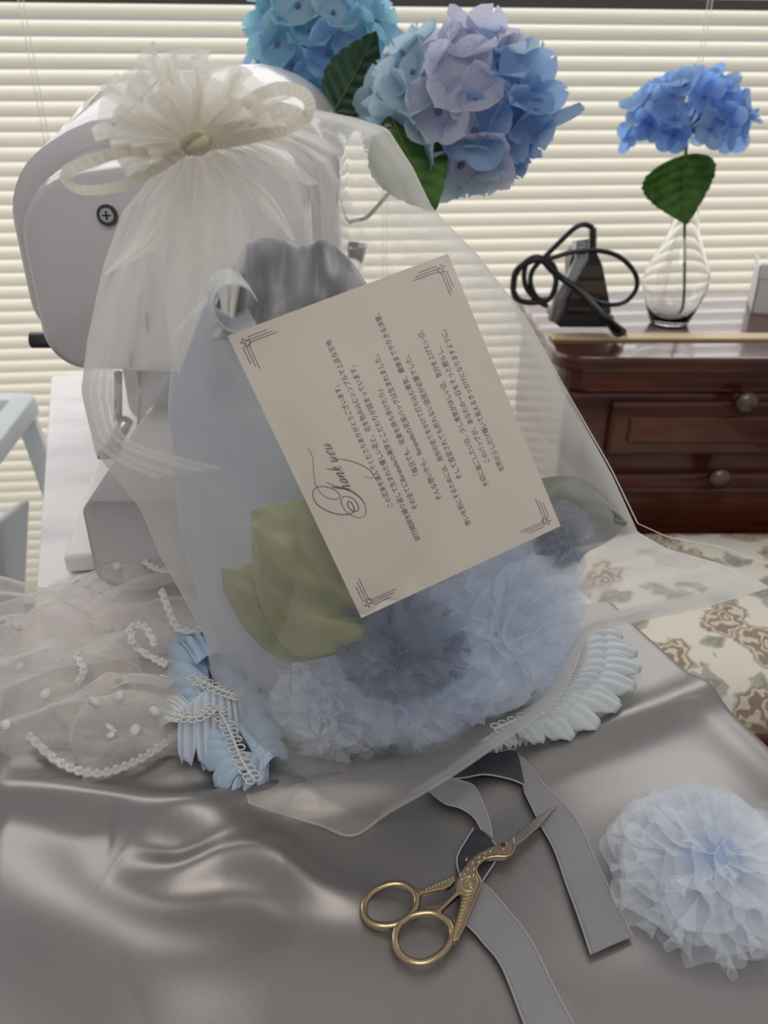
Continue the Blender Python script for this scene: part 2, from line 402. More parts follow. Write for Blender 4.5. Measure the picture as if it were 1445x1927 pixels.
# seams of the top lid
for (a, b) in (((150, 250), (240, 232)), ((70, 262), (235, 186)), ((205, 165), (330, 128))):
    pass
loft([sec(.77, -.27, -.05, .02, .20, .02, .02, 0), sec(.875, -.27, -.05, .02, .20, .02, .02, 0)]).build('column', machine_m, mc)
loft([sec(.462, -.200, -.098, .020, .082, .012, .008, 0), sec(.458, -.203, -.095, .017, .085, .014, .010, 0), sec(.78, -.215, -.105, .017, .085, .014, .010, 0)]).build('free_arm', machine_m, mc)
m = M(); m.prism([G(118, 1048, .716), G(182, 868, .716), Vector((-.29, .88, .716)), Vector((-.06, .88, .716)), Vector((-.07, .525, .716))][::-1], (0, 0, -.015))
m.build('base_plate', white_plastic, mc, False, bevel=.003)
m = M(); m.tube([P(222, 700, .62), P(222, 790, .62)], .0035, 10); m.tube([P(238, 790, .62), P(205, 855, .62)], .006, 10)
m.tube([P(262, 700, .63), P(262, 815, .63)], .002, 8); m.build('needle_bar', steel_m, mc)
m = M(); m.box(P(215, 850, .62)-Vector((.012, .01, .003)), P(215, 850, .62)+Vector((.018, .014, .003))); m.build('presser_foot', dark_metal, mc, False, bevel=.001)
c = P(202, 405, .576)
m = M(); m.tube([c+Vector((0, .004, 0)), c+Vector((0, -.0012, 0))], .0072, 28); m.build('screw_recess', dark_metal, mc, False)
m = M(); m.tube([c+Vector((0, 0, 0)), c+Vector((0, -.0022, 0))], .0050, 24); s_ = m.build('screw', steel_m, mc, False, bevel=.0006)
m = M(); m.box(c+Vector((-.0030, -.0028, -.0005)), c+Vector((.0030, -.0020, .0005))); m.box(c+Vector((-.0005, -.0028, -.0030)), c+Vector((.0005, -.0020, .0030))); m.build('cross_slot', black_m, s_, False)
c = P(60, 640, .66); m = M(); m.tube([c, c+Vector((.05, 0, 0))], .007, 16); m.build('thread_cutter', dark_metal, mc)
m = M(); m.tube([P(275, 590, .575), P(278, 625, .575)], .0016, 8, flat=.5); m.tube([P(246, 665, .575), P(246, 690, .575), P(262, 690, .575)], .0012, 8); m.build('thread_guide', dark_metal, mc)
# handle recess seams along the lid
for x0, x1 in ((-.21, -.19), (-.14, -.13)):
    m = M(); m.tube([Vector((x0, .645, .70+.300)), Vector((x1, .66, .70+.318)), Vector((x1+.01, .74, .70+.345))], .0009, 6); m.build('lid_seam', mat('seam_grey', (.25, .24, .24), .5), mc)

# ================================================================ dresser
DX, DY0, DY1, DZ = .232, 1.00, 1.43, .72
dr = thing('dresser', 'dark reddish wooden dresser with drawers below the right side of the window', 'dresser', (.72, 1.2, 0))
def rtop(z, g=0):
    pts = []; X0, X1, Y0, Y1, r = DX-g, 1.25, DY0-g, DY1, .045
    for k in range(9): a = PI+k/8*PI/2; pts.append(Vector((X0+r+r*math.cos(a), Y0+r+r*math.sin(a), z)))
    return pts+[Vector((X1, Y0, z)), Vector((X1, Y1, z)), Vector((X0, Y1, z))]
M().prism(rtop(DZ, .0)[::-1], (0, 0, -.022)).build('dresser_top', wood_m, dr, False, bevel=.006)
M().prism(rtop(.698, -.012)[::-1], (0, 0, -.03)).build('cornice', wood_m, dr, False, bevel=.004)
m = M(); m.box((DX+.022, DY0+.022, .06), (1.23, DY1-.01, .668)); m.build('carcass', wood_m, dr, False, bevel=.01)
for k in range(2): m = M(); m.box((DX+.03, DY0+.03+k*.33, 0), (DX+.08, DY0+.08+k*.33, .06)); m.build('foot', wood_m, dr, False, bevel=.004)
m = M(); m.box((1.15, DY0+.03, 0), (1.2, DY0+.08, .06)); m.build('foot', wood_m, dr, False, bevel=.004)
knob_m = mat('aged_brass_knob', (.16, .12, .09), .35, .9)
for (z0, z1, kx) in ((.575, .655, (P(1397, 752, DY0).x, .98)), (.36, .545, (P(1347, 893, DY0).x, 1.0)), (.12, .34, (.55, 1.0))):
    m = M(); m.box((DX+.085, DY0+.008, z0), (1.20, DY0+.03, z1)); dwr = m.build('drawer', wood_m, dr, False, bevel=.005)
    m = M(); m.box((DX+.11, DY0+.003, z0+.02), (1.18, DY0+.012, z1-.02)); m.build('drawer_panel', wood_m, dwr, False, bevel=.004)
    for x in kx:
        zz = {.575: P(1397, 752, DY0).z, .36: P(1347, 893, DY0).z}.get(z0, .23)
        m = M(); m.tube([Vector((x, DY0+.006, zz)), Vector((x, DY0-.008, zz))], .006, 16); m.ball((x, DY0-.014, zz), (.016, .010, .016), 10); m.build('knob', knob_m, dwr)
# ruler
m = M(); a = G(1040, 641, DZ); m.box((a.x, a.y-.002, DZ), (1.22, a.y+.028, DZ+.004)); tag(m.build('wooden_ruler', ruler_m, smooth=False, bevel=.001), 'long pale wooden ruler lying along the front of the dresser top', 'ruler')
# box
bx0 = G(1412, 590, DZ); root = thing('gift_box', 'small white open box at the right end of the dresser', 'box', (bx0.x+.06, bx0.y+.06, DZ))
m = M(); x0, y0 = bx0.x, bx0.y
Rb = Matrix.Translation((x0, y0, DZ)) @ Matrix.Rotation(-.35, 4, 'Z')
for lo, hi in (((0, 0, 0), (.12, .10, .003)), ((0, 0, 0), (.003, .10, .062)), ((.117, 0, 0), (.12, .10, .062)), ((0, 0, 0), (.12, .003, .062)), ((0, .097, 0), (.12, .10, .062))): m.box(lo, hi, Rb)
m.build('carton', box_m, root, False)
m = M(); m.box((-.002, -.002, .056), (.122, .0, .075), Rb); m.box((-.002, -.002, .056), (.0, .102, .075), Rb); m.build('rim', white_plastic, root, False)

# ---------------------------------------------------------------- iron
IY = 1.12
def Z5(x, y): return (930+x/4.817, 400+y/4.817)
ir = thing('travel_iron', 'small black electric iron standing upright on the dresser among its cord', 'iron', G(1100, 612, DZ))
def ipoly(pts, Y): return [P(*Z5(*p), Y) for p in pts]
def iprism(name, pts, Y, th, mt, par=None, bev=.003):
    pl = ipoly(pts, Y); return M().prism(pl[::-1], (0, th, 0)).build(name, mt, par or ir, False, bevel=bev)
body = iprism('soleplate', [(735, 330), (920, 330), (985, 480), (1040, 760), (1080, 1010), (900, 1030), (590, 1030), (570, 960), (640, 800), (690, 620), (690, 440)], IY, .04, black_m)
for q in ([(770, 480), (960, 480), (990, 590), (740, 590)], [(730, 620), (1000, 620), (1030, 760), (900, 790), (690, 790)], [(660, 860), (1040, 860), (1055, 930), (640, 930)]):
    iprism('sole_band', q, IY-.002, .004, bronze_m, body, .001)
iprism('heel', [(560, 930), (1080, 930), (1110, 1010), (1080, 1045), (600, 1045), (540, 1000)], IY-.02, .065, black_m)
m = M(); m.tube([P(*Z5(780, 250), IY-.01), P(*Z5(790, 420), IY-.015), P(*Z5(700, 600), IY-.02), P(*Z5(600, 760), IY-.02), P(*Z5(560, 960), IY-.01)], lambda f: .013-.004*math.sin(PI*f), 14, flat=.8)
m.build('handle', mat('grey_shiny_handle', (.35, .35, .37), .15, .4), ir)
m = M(); a, b = P(*Z5(893, 140), IY-.005), P(*Z5(893, 330), IY-.005)
m.tube([a.lerp(b, i/24) for i in range(25)], lambda f: .0052+.0010*math.cos(f*24*PI/2), 12); m.build('strain_relief', black_m, ir)
m = M()
def cpath(pts, n=60, Y=IY-.03): return [catmull([P(*Z5(*p[:2]), Y+(p[2] if len(p) > 2 else 0)) for p in pts], i/n) for i in range(n+1)]
m.tube(cpath([(893, 140), (820, 108), (730, 140), (600, 260), (460, 400), (350, 520), (330, 650), (400, 780), (520, 760), (560, 620), (500, 470), (380, 400), (250, 480), (170, 640), (200, 780), (330, 820), (470, 800)], 120), .0036, 8)
m.tube(cpath([(470, 420), (560, 400), (700, 360), (930, 345), (1130, 400), (1270, 540), (1290, 680), (1200, 800), (1060, 835), (900, 800), (800, 720, -.01)], 90), .0034, 8)
m.tube(cpath([(170, 700), (200, 530), (330, 440), (430, 430), (520, 520), (620, 600), (760, 700, -.01), (880, 830, -.02), (1010, 960, -.03)], 90), .0046, 8)
m.tube(cpath([(290, 460), (270, 560), (290, 680), (380, 790), (480, 850)], 50), .0036, 8)
m.tube(cpath([(430, 430), (520, 460), (560, 560), (540, 700), (470, 800), (250, 800), (180, 720)], 60), .0036, 8)
m.build('power_cord', black_m, ir)
a = P(*Z5(1000, 945), IY-.06); b = G(*Z5(1130, 1080), DZ+.012)
m = M(); m.tube([a, a.lerp(b, .3), a.lerp(b, .7), b], lambda f: .006+.006*f, 12, flat=.7); pg = m.build('plug', black_m, ir)
m = M(); d_ = (b-a).normalized()
for s in (-.006, .006): m.tube([b+Vector((s, 0, .001)), b+Vector((s, 0, -.001))+d_*.016], .0014, 6)
m.build('prong', steel_m, pg)

# ---------------------------------------------------------------- bud vase on the dresser
def vase(name, c, prof, th, label, cat='vase'):
    out = [(r, z) for r, z in prof]; inn = [(max(.001, r-th), z+(th*2 if i == 0 else 0)) for i, (r, z) in enumerate(prof)]
    o = M().lathe(out+inn[::-1], c, 64).build(name, glass_m); return tag(o, label, cat)
vc = G(1270, 618, DZ); vc.y += .03
S = .86
vase('glass_bud_vase', (vc.x, vc.y, DZ), [(.030*S, 0), (.034*S, .004), (.046*S, .03), (.056*S, .058), (.054*S, .078), (.040*S, .105), (.026*S, .13), (.019*S, .155), (.017*S, .175), (.020*S, .200), (.024*S, .213)], .0022,
     'round clear glass bud vase with one blue hydrangea on the dresser')

# ================================================================ hydrangeas
def petal_grid(m, ang, L, W, cup, tilt):
    ca, sa = math.cos(ang), math.sin(ang)
    def f(u, v):
        r = u*L; w_ = W*math.sin(PI*min(1, .12+.80*u))**.65*(v-.5)
        if u > .8: w_ *= math.sqrt(max(0, 1-((u-.8)/.2)**2))*.75+.25
        z = cup*(u**1.6)*L + .18*L*(v-.5)**2*4*u + .02*L*math.sin(v*9)*u
        x, y = r*math.cos(tilt)+0, w_
        return Vector((ca*x-sa*y, sa*x+ca*y, z))
    m.grid(f, 9, 8)
def floret_mesh(seed, mt):
    rnd = random.Random(seed); m = M(); off = rnd.random()
    for k in range(4): petal_grid(m, off+k*PI/2+rnd.uniform(-.12, .12), rnd.uniform(.92, 1.1), rnd.uniform(.95, 1.15), rnd.uniform(.05, .45), rnd.uniform(0, .3))
    me = bpy.data.meshes.new('floret'); me.from_pydata([tuple(v) for v in m.v], [], m.f); me.update()
    me.polygons.foreach_set('use_smooth', [True]*len(me.polygons)); me.materials.append(mt); return me
def eye_mesh():
    m = M(); m.ball((0, 0, .06), (.10, .10, .08), 6)
    me = bpy.data.meshes.new('floret_eye'); me.from_pydata([tuple(v) for v in m.v], [], m.f); me.update(); me.materials.append(mat('floret_eye', (.10, .13, .25), .6)); return me
EYE = eye_mesh()
FM = {i: [floret_mesh(10*i+s, petal[i]) for s in range(3)] for i in range(5)}
def hydrangea(label, c, rx, ry, rz, n, fs, mix, stem, leaves, seed, lowcut=-.5, cols=None):
    rnd = random.Random(seed); root = thing('hydrangea', label, 'flower', stem[-1])
    st = M(); st.tube([catmull(stem, i/30) for i in range(31)], .0022, 8)
    for i in range(n):
        zz = 1-(i+.5)/n*(1-lowcut); th = i*2.39996+rnd.uniform(-.2, .2); rad = math.sqrt(max(0, 1-zz*zz))
        d = Vector((rad*math.cos(th), rad*math.sin(th), zz)); jit = rnd.uniform(.84, 1.06)
        p = c+Vector((d.x*rx, d.y*ry, d.z*rz))*jit
        nrm = (Vector((d.x/rx, d.y/ry, d.z/rz)).normalized()+Vector([rnd.uniform(-.4, .4) for _ in range(3)])).normalized()
        key = cols(d) if cols else rnd.choice(mix)
        if cols and rnd.random() < .3: key = rnd.choice(mix)
        f = bpy.data.objects.new('floret', rnd.choice(FM[key])); C.objects.link(f); f.parent = root
        f.location = p-root.location; f.rotation_euler = nrm.to_track_quat('Z', 'Y').to_euler(); f.scale = [fs*rnd.uniform(.85, 1.12)]*3
        e = bpy.data.objects.new('floret_eye', EYE); C.objects.link(e); e.parent = f
        if i % 2 == 0: st.tube([stem[0], c.lerp(p, .55)+Vector((0, 0, -.006)), p], .0008, 5)
    st.build('stem', greenstem, root)
    for (tipA, tipB, width, mt, bend) in leaves:      # leaf from tipA (stalk) to tipB (point)
        ax = tipB-tipA; side = ax.cross(Vector((0, -1, .25))).normalized()
        nn_ = ax.cross(side).normalized()
        def lf(u, v):
            w_ = width*((math.sin(PI*u**.72)**.8*(1.08-.35*u)))*(1+.018*math.sin(u*75))*(v-.5)
            return tipA+ax*u+side*w_+nn_*(bend*math.sin(PI*u)+.25*abs(w_)+.0012*math.sin(u*42-abs(v-.5)*14))
        lo = M().grid(lf, 60, 15).build('leaf', mt, root, solid=.0004)
        mm = M(); mm.tube([tipA+ax*u+nn_*(bend*math.sin(PI*u)-.0006) for u in [i/12 for i in range(13)]], lambda f: .0010*(1-f)+.0003, 6); mm.build('midrib', greenstem, lo)
    return root
c3 = P(1293, 245, vc.y)
hydrangea('single blue hydrangea with one green leaf in the round glass vase', c3, .074, .06, .064, 44, .026, [4, 4, 1], [c3, P(1290, 300, vc.y), P(1288, 420, vc.y), P(1287, 560, vc.y), Vector((vc.x+.014, vc.y, DZ+.012))],
          [(P(1287, 292, vc.y-.045), P(1293, 422, vc.y-.045), .108, leaf_g, .01)], 3, lowcut=-.15)
vx = P(655, 640, .82); VB = Vector((-.047, .93, .70))
vase('glass_flower_vase', (VB.x, VB.y, .70), [(.028, 0), (.032, .004), (.034, .04), (.030, .09), (.022, .13), (.022, .155), (.028, .175)], .0022,
     'clear glass vase holding two hydrangeas behind the organza bag')
neck = Vector((VB.x, VB.y, .88))
c2 = P(868, 206, .84)
hydrangea('big lilac and pale blue hydrangea head with a green leaf above the organza bag', c2, .076, .065, .060, 54, .034, [0, 2, 1], [c2, P(760, 330, .86), P(695, 405, .89), neck, Vector((VB.x+.010, VB.y+.004, .712))],
          [(P(735, 215, .80), P(818, 398, .74), .078, leaf_g, .008)], 5, lowcut=-.95, cols=lambda d: 1 if d.x > .45 else (2 if d.x < -.5 or d.z < -.35 else 0))
c1 = P(604, 100, 1.0)
hydrangea('turquoise hydrangea head with a dark leaf at the top, left of the lilac one', c1, .068, .055, .064, 44, .032, [3, 3, 2, 1], [c1, P(610, 230, .98), P(640, 360, .95), neck+Vector((-.005, .008, 0)), Vector((VB.x-.012, VB.y, .712))],
          [(P(628, 212, .88), P(708, 58, .86), .062, leaf_d, .006)], 8, lowcut=-.95)

# ================================================================ flowered stool
SX0, SX1, SY0, SY1, SZ = .262, .68, .60, .965, .50
stl = thing('upholstered_stool', 'stool with rose-patterned beige seat on a dark wooden frame at the right edge', 'stool', (.47, .78, 0))
def cush(u, v):
    a = 2*PI*u; e = .28
    cx, sx = math.cos(a), math.sin(a)
    X = math.copysign(abs(cx)**e, cx); Y = math.copysign(abs(sx)**e, sx)
    r = math.sin(PI/2*min(1, v*1.0)) if v < 1 else 1
    h = (max(0, 1-(v**4)))**.5
    return Vector(((SX0+SX1)/2+X*v*(SX1-SX0)/2, (SY0+SY1)/2+Y*v*(SY1-SY0)/2, SZ-.045+.045*h))
m = M(); m.grid(cush, 80, 24, cu=True)
m.grid(lambda u, v: cush(u, 1)-Vector((0, 0, .03*v)), 80, 2, cu=True)
m.build('seat_cushion', uph_m, stl)
m = M(); m.box((SX0-.004, SY0-.004, SZ-.115), (SX1, SY1, SZ-.06)); m.build('seat_frame', wood_m, stl, False, bevel=.008)
for x, y in ((SX0, SY0), (SX1-.05, SY0), (SX0, SY1-.045), (SX1-.05, SY1-.045)):
    m = M(); m.tube([Vector((x+.022, y+.022, SZ-.11)), Vector((x+.022, y+.022, .25)), Vector((x+.018, y+.018, 0))], lambda f: .022-.008*f, 12); m.build('leg', wood_m, stl)

# ================================================================ white stand on the left
sd = thing('white_rack', 'white framed rack with slanted legs beyond the left side of the desk', 'rack', (-.72, 1.0, 0))
m = M()
a = P(62, 762, .95); b = P(-90, 1010, .62)
def bar(m, a, b, w_, h_):
    d = (b-a).normalized(); s = d.cross(Vector((0, 0, 1))).normalized(); n_ = s.cross(d)
    V = [p+s*sx*w_/2+n_*sz*h_/2 for p in (a, b) for sx in (-1, 1) for sz in (-1, 1)]
    m.add(V, [(0, 1, 3, 2), (4, 6, 7, 5), (0, 4, 5, 1), (2, 3, 7, 6), (0, 2, 6, 4), (1, 5, 7, 3)])
bar(m, P(50, 760, .98), P(-60, 900, .80), .03, .026); bar(m, P(56, 764, .98), P(-120, 760, .98), .03, .026)
bar(m, P(-60, 900, .80), P(-170, 890, .80), .03, .026)
m.build('top_rail', stand_m, sd, False, bevel=.003)
f0 = P(45, 775, .98)
m = M(); bar(m, f0, Vector((f0.x+.075, f0.y+.02, .0)), .024, .024); m.build('leg', stand_m, sd, False, bevel=.003)
m = M(); bar(m, f0+Vector((-.012, .02, 0)), Vector((f0.x+.045, f0.y+.04, .0)), .02, .02); m.build('brace', standlegm, sd, False)
f1 = P(-60, 900, .80)
m = M(); bar(m, f1, Vector((f1.x-.02, f1.y, .0)), .024, .024); m.build('leg', stand_m, sd, False, bevel=.003)
m = M(); m.prism([P(32, 945, .86), P(-160, 1090, .66), P(-160, 1600, .66), P(10, 1500, .80)], (.012, .012, 0)); m.build('side_panel', stand_m, sd, False, bevel=.004)

# ================================================================ hand bag inside the organza
hb = thing('bouquet_handbag', 'pale grey fabric handbag trimmed with tulle flowers and satin leaves inside the organza bag', 'handbag', (0, .37, .70))
prof = [(0, 500, 990, .345), (.08, 452, 1010, .352), (.2, 400, 1030, .362), (.45, 338, 1000, .375), (.7, 318, 960, .385), (.88, 330, 880, .39), (1, 400, 760, .392)]
prow = [(0, 1345), (.08, 1290), (.2, 1190), (.45, 980), (.7, 760), (.88, 620), (1, 545)]
def hbody(u, v):
    l, r, Y = lin(prof, v); py = lin(prow, v)[0]
    a = 2*PI*u; x = .5-.5*math.cos(a)*1.0
    px = l+(r-l)*(.5-.5*math.copysign(abs(math.cos(a))**.8, math.cos(a)))
    th = .036*(1-.62*v) 
    Yc = Y+.024; y = Yc-th*math.copysign(abs(math.sin(a))**.7, math.sin(a))
    p0 = P(px, py, Yc); p = Vector((p0.x, y, max(.706, p0.z)))
    p += Vector((0, 1, 0))*.0035*nz(px*.012, py*.004, 3)
    return p
M().grid(hbody, 90, 50, cu=True).build('body', bag_satin, hb)
# gathered collar of the mouth and rolled strap
def coll(u, v):
    top = catmull([(405, 575, 0), (440, 500, 0), (470, 455, 0), (520, 448, 0), (570, 462, 0), (610, 450, 0), (650, 480, 0), (682, 522, 0), (720, 590, 0)], u)
    bot = Vector((400+380*u, 640, 0)); q = top.lerp(bot, v)
    return P(q.x, q.y, .385+.011*math.sin(u*22+v*3+2*nz(u*4, v*3))+.005*math.sin(u*47+v*4))
M().grid(coll, 110, 20).build('collar', lining_m, hb, solid=.0006)
def roll(u, v):
    a = v*1.6*PI; R = P(450, 575, .345)
    return R+Vector((.0085*math.cos(a)+.012*(u-.5), -.02+.03*u, .0085*math.sin(a)))
M().grid(lambda u, v: P(452, 572, .35)+Vector((.010*math.cos(v*1.7*PI+.3)-.010*u, .035*u-.01, .0105*math.sin(v*1.7*PI+.3))), 14, 24).build('rolled_strap', bag_satin, hb, solid=.0008)
m = M()
def seamline(pts, Y):
    c = [P(x, y, Y) for x, y in pts]
    for a, b in zip(c, c[1:]):
        n = max(2, int((b-a).length/.0022))
        for i in range(n):
            m.tube([a.lerp(b, i/n), a.lerp(b, (i+.55)/n)], .00028, 5)
seamline([(492, 1280), (520, 1235), (610, 1255), (560, 1325), (492, 1280)], .3180); seamline([(545, 1240), (548, 1320)], .3180); seamline([(500, 1275), (600, 1255)], .3180)
m.build('stitching', thread_m, hb)
# satin leaves: each a folded, pleated shell
def satin_leaf(outA, outB, Y0, Y1, mt, pleat, seed=0):
    def f(u, v):
        a = catmull([(x, y, 0) for x, y in outA], u); b = catmull([(x, y, 0) for x, y in outB], u); q = a.lerp(b, v)
        Y = Y0+(Y1-Y0)*u-.009*math.sin(PI*v)*math.sin(PI*min(1, u*1.1+.1))
        conv = u**1.5
        Y += pleat*conv*math.sin(v*15+seed+2*nz(u*2, v*3))+.0018*nz(u*5, v*6, seed)
        return P(q.x, q.y, Y)
    return M().grid(f, 50, 60).build('satin_leaf', mt, hb, solid=.0005)
satin_leaf([(415, 1068), (480, 1062), (560, 1080), (660, 1140)], [(420, 1110), (470, 1195), (545, 1245), (655, 1225)], .322, .312, leaf_satin, .0045, 1)
satin_leaf([(472, 962), (530, 945), (620, 950), (720, 1030)], [(474, 1050), (495, 1150), (560, 1235), (680, 1215)], .309, .300, leaf_satin, .0050, 4)
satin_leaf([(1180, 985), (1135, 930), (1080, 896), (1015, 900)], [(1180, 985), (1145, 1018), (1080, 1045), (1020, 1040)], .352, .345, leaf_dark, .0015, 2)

# tulle flowers ---------------------------------------------------------------
def rosette(name, c, nrm, R, layers, mt, parent, seed, ragged=.07, n=440, squash=1.0, core=None):
    rnd = random.Random(seed); q = Vector(nrm).normalized().to_track_quat('Z', 'Y'); m = M()
    nl = layers; H = .52
    for li in range(nl):
        k = li/(nl-1); phi0 = math.radians(92-80*k**1.15); ph = rnd.uniform(0, 9); ph2 = rnd.uniform(0, 50)
        freq = max(2, round(2+7*math.sin(phi0)+rnd.uniform(-1, 1)*1.2)); Rk = R*(1.0 if k < .3 else .96)*rnd.uniform(.95, 1.03)
        def f(u, v):
            a = 2*PI*u; cx, sx = math.cos(a), math.sin(a)
            w1 = nz(cx*1.6+ph2, sx*1.6, 0); w2 = nz(cx*3.5+ph2, sx*3.5, 4)
            ar = freq*a+ph+2.2*w1; amp = (.15+.12*k)*(1+.8*w2)
            phi = phi0+amp*math.sin(ar)*v+.05*math.sin(2.0*ar+ph)*v
            over = 1.25/freq*math.sin(2*ar)*v
            rad = Rk*(1+.15*w1+.12*w2)*(1+ragged*v**4*nz(u*55+ph2, 7))
            r_e = rad*math.sin(max(.03, phi)); z_e = rad*H*math.cos(phi)
            r_ = R*.05+(r_e-R*.05)*(v**(1.0+.5*k)); z_ = z_e*v**(1-.35*k)+.0*v
            aw = a+over*v
            p = Vector((r_*math.cos(aw), squash*r_*math.sin(aw), z_+R*.012*li+R*.03*math.sin(PI*v)))
            return Vector(c)+q @ p
        m.grid(f, n, 14, cu=True)
    return m.build(name, mt, parent)
rosette('tulle_flower_white', P(750, 1290, .322), (-.05, -1, -.15), .047, 9, tulle_white, hb, 1)
rosette('tulle_flower_white', P(930, 1180, .325), (.25, -1, .1), .050, 9, tulle_white, hb, 2)
rosette('tulle_flower_white', P(625, 1335, .322), (-.25, -.9, .0), .036, 9, tulle_white2, hb, 12)
rosette('tulle_flower_white', P(990, 1030, .355), (.3, -1, .3), .036, 9, tulle_white2, hb, 3)
rosette('tulle_flower_slate', P(752, 1215, .302), (-.05, -1, .05), .032, 6, tulle_blue, hb, 4)
rosette('tulle_flower_slate', P(1062, 1005, .338), (.4, -1, .2), .017, 9, tulle_blue, hb, 5)
rosette('tulle_flower_slate', P(700, 1405, .322), (0, -.6, -.5), .026, 9, tulle_blue, hb, 6)

# ================================================================ message card
cA, cB, cC = P(680, 1163, .280), P(428, 632, .316), P(1055, 990, .316)
cD = cB+(cC-cA)
card = thing('message_card', 'beige thank-you card with printed Japanese text inside the organza bag', 'card', (cA+cB+cC+cD)/4)
U = (cB-cA); V_ = (cC-cA); N_ = V_.cross(U).normalized()
if N_.y > 0: N_ = -N_
def CP(u, d, h=.0): return cA+U*(u/148)+V_*(d/100)+N_*h
M().prism([CP(0, 0), CP(148, 0), CP(148, 100), CP(0, 100)], N_*-.0004).build('paper', card_m, card, False)
INK = .00022
tm = M()
def textline(s, d, width, cu=77):
    cu_ = bpy.data.curves.new('t', 'FONT'); cu_.body = s; cu_.size = 1; cu_.resolution_u = 2
    ob = bpy.data.objects.new('t', cu_); C.objects.link(ob)
    dg = bpy.context.evaluated_depsgraph_get(); me = bpy.data.meshes.new_from_object(ob.evaluated_get(dg))
    xs = [v.co.x for v in me.vertices]
    if xs:
        x0, x1 = min(xs), max(xs); k = width/(x1-x0)
        tm.add([CP(cu-width/2+(v.co.x-x0)*k, d-v.co.y*k*1.0, INK) for v in me.vertices], [tuple(p.vertices) for p in me.polygons])
    bpy.data.objects.remove(ob); bpy.data.meshes.remove(me)
LN = ['この花束を選んでくださりありがとうございます。', '試行錯誤を繰り返して生まれた優しい花と、花を包み込むシンプルで上品な生地', 'その全てにBarabelleの美学とこだわりが詰まっています。',
      '「毎日でも、花束を持ち歩けたら」', 'そんな想いから、Barabelleの花束バッグは生まれました。', '想いを形にするためには、自分の全てをかけて打ち込む勇気、最後までやりきる決意、',
      'そして否定されても折れない自信が必要でした。', '大切に過ごしたい日、少し勇気がほしい日、気分を上げたい日。', 'このバッグが、あなたの一日をそっと照らし、', '世界が少しだけ輝いて見えるきっかけになりますように。']
DL = [33, 37.8, 42.6, 49.2, 54, 61.5, 66.3, 76, 80.8, 85.6]
WL = [64, 106, 76, 45, 77, 113, 66, 84, 62, 76]
for s, d, wd in zip(LN, DL, WL): textline(s, d, wd)
tm.build('printed_text', ink_m, card, False)
# script lettering, drawn with thick and thin strokes
sm = M()
def stroke(pts, w0, w1, n=40):          # pts in card millimetres
    c = [Vector((x, y, 0)) for x, y in pts]; L_ = []
    for i in range(n+1):
        f = i/n; p = catmull(c, f); t_ = catmull(c, min(1, f+.01))-catmull(c, max(0, f-.01)); t_ = t_.normalized() if t_.length else Vector((1, 0, 0))
        w_ = w0+(w1-w0)*math.sin(PI*f)**2; s_ = Vector((-t_.y, t_.x, 0))*w_/2; L_.append((p+s_, p-s_))
    sm.add([CP(q.x, q.y, INK) for pr in L_ for q in pr], [(2*i, 2*i+2, 2*i+3, 2*i+1) for i in range(n)])
def Z7(x, y):                            # lettering traced from the card
    dx = 540+x/3.803-680; dy = 620+y/3.803-1163
    return ((dx*-1.606-3.68*dy)/15.94, (-1.703*dy+3.588*dx)/15.94)
stroke([Z7(*p) for p in [(112, 815), (145, 880), (155, 960), (168, 1050), (195, 1115), (240, 1165), (290, 1186), (335, 1182), (335, 1150), (280, 1108), (210, 1093), (168, 1112), (162, 1155), (190, 1215), (260, 1268), (350, 1298), (420, 1295), (442, 1268), (425, 1225), (402, 1206), (393, 1225), (410, 1260), (445, 1280), (468, 1268), (462, 1230), (425, 1185), (375, 1168), (350, 1190), (362, 1240), (405, 1295), (470, 1325), (512, 1315), (520, 1275), (500, 1215), (440, 1150), (370, 1115), (300, 1090), (245, 1062)]], .20, .42, 220)
stroke([Z7(*p) for p in [(520, 1290), (505, 1220), (440, 1150), (370, 1115), (300, 1090), (248, 1066)]], .15, .6, 50)
def letter(ox, strokes):                 # slanted: y up from the baseline in mm
    for st_, wt in strokes: stroke([(ox+x+y*.62, 19.6-y) for x, y in st_], .16, wt*1.15, 18)
dn = lambda x, h, b=0: ([(x, h), (x, (h+b)/2), (x, b+.15)], .55)
arch = lambda x: ([(x, .4), (x+.5, 2.2), (x+1.2, 3.0), (x+1.6, 2.6), (x+1.6, 1.2), (x+1.7, .2), (x+2.1, .2), (x+2.8, 1.3)], .45)
up = lambda x: ([(x, .2), (x+.7, 1.5), (x+1.1, 2.8)], .14)
oval = lambda x: ([(x+1.5, 2.4), (x+.9, 3.0), (x+.2, 2.2), (x, 1.0), (x+.3, .1), (x+.9, .3), (x+1.5, 1.4)], .45)
letter(60.5, [dn(0, 7.2), arch(0), ([(0, 7.2), (.6, 7.0), (.2, 5.5)], .14)])
letter(64.0, [oval(0), dn(1.6, 2.9), up(1.7)])
letter(67.2, [dn(0, 2.9), arch(0)])
letter(70.6, [dn(0, 6.2), ([(0, 1.4), (.8, 2.8), (1.5, 2.9), (1.2, 1.9), (.3, 1.5), (1.0, 1.0), (1.4, .1), (2.4, .9)], .35)])
letter(75.2, [([(-.6, 2.2), (0, 2.9), (.1, 1.4), (.5, .2), (1.2, .9), (1.7, 2.6)], .45), ([(1.9, 2.9), (1.6, 0), (1.1, -4.5), (-1.5, -9.5), (-5.5, -11.2), (-7.6, -9.6), (-6.4, -7.2)], .30), ([(1.7, .3), (2.6, 1.5), (3.2, 2.4)], .14)])
letter(79.0, [oval(0), ([(1.5, 1.4), (1.2, 2.9), (2.6, 2.4)], .2)])
letter(81.8, [dn(0, 2.9), ([(0, .3), (.6, 0), (1.3, 1.0), (1.7, 2.0)], .2), dn(1.8, 2.9), ([(1.8, .2), (2.4, .3), (3.2, 1.6)], .14)])
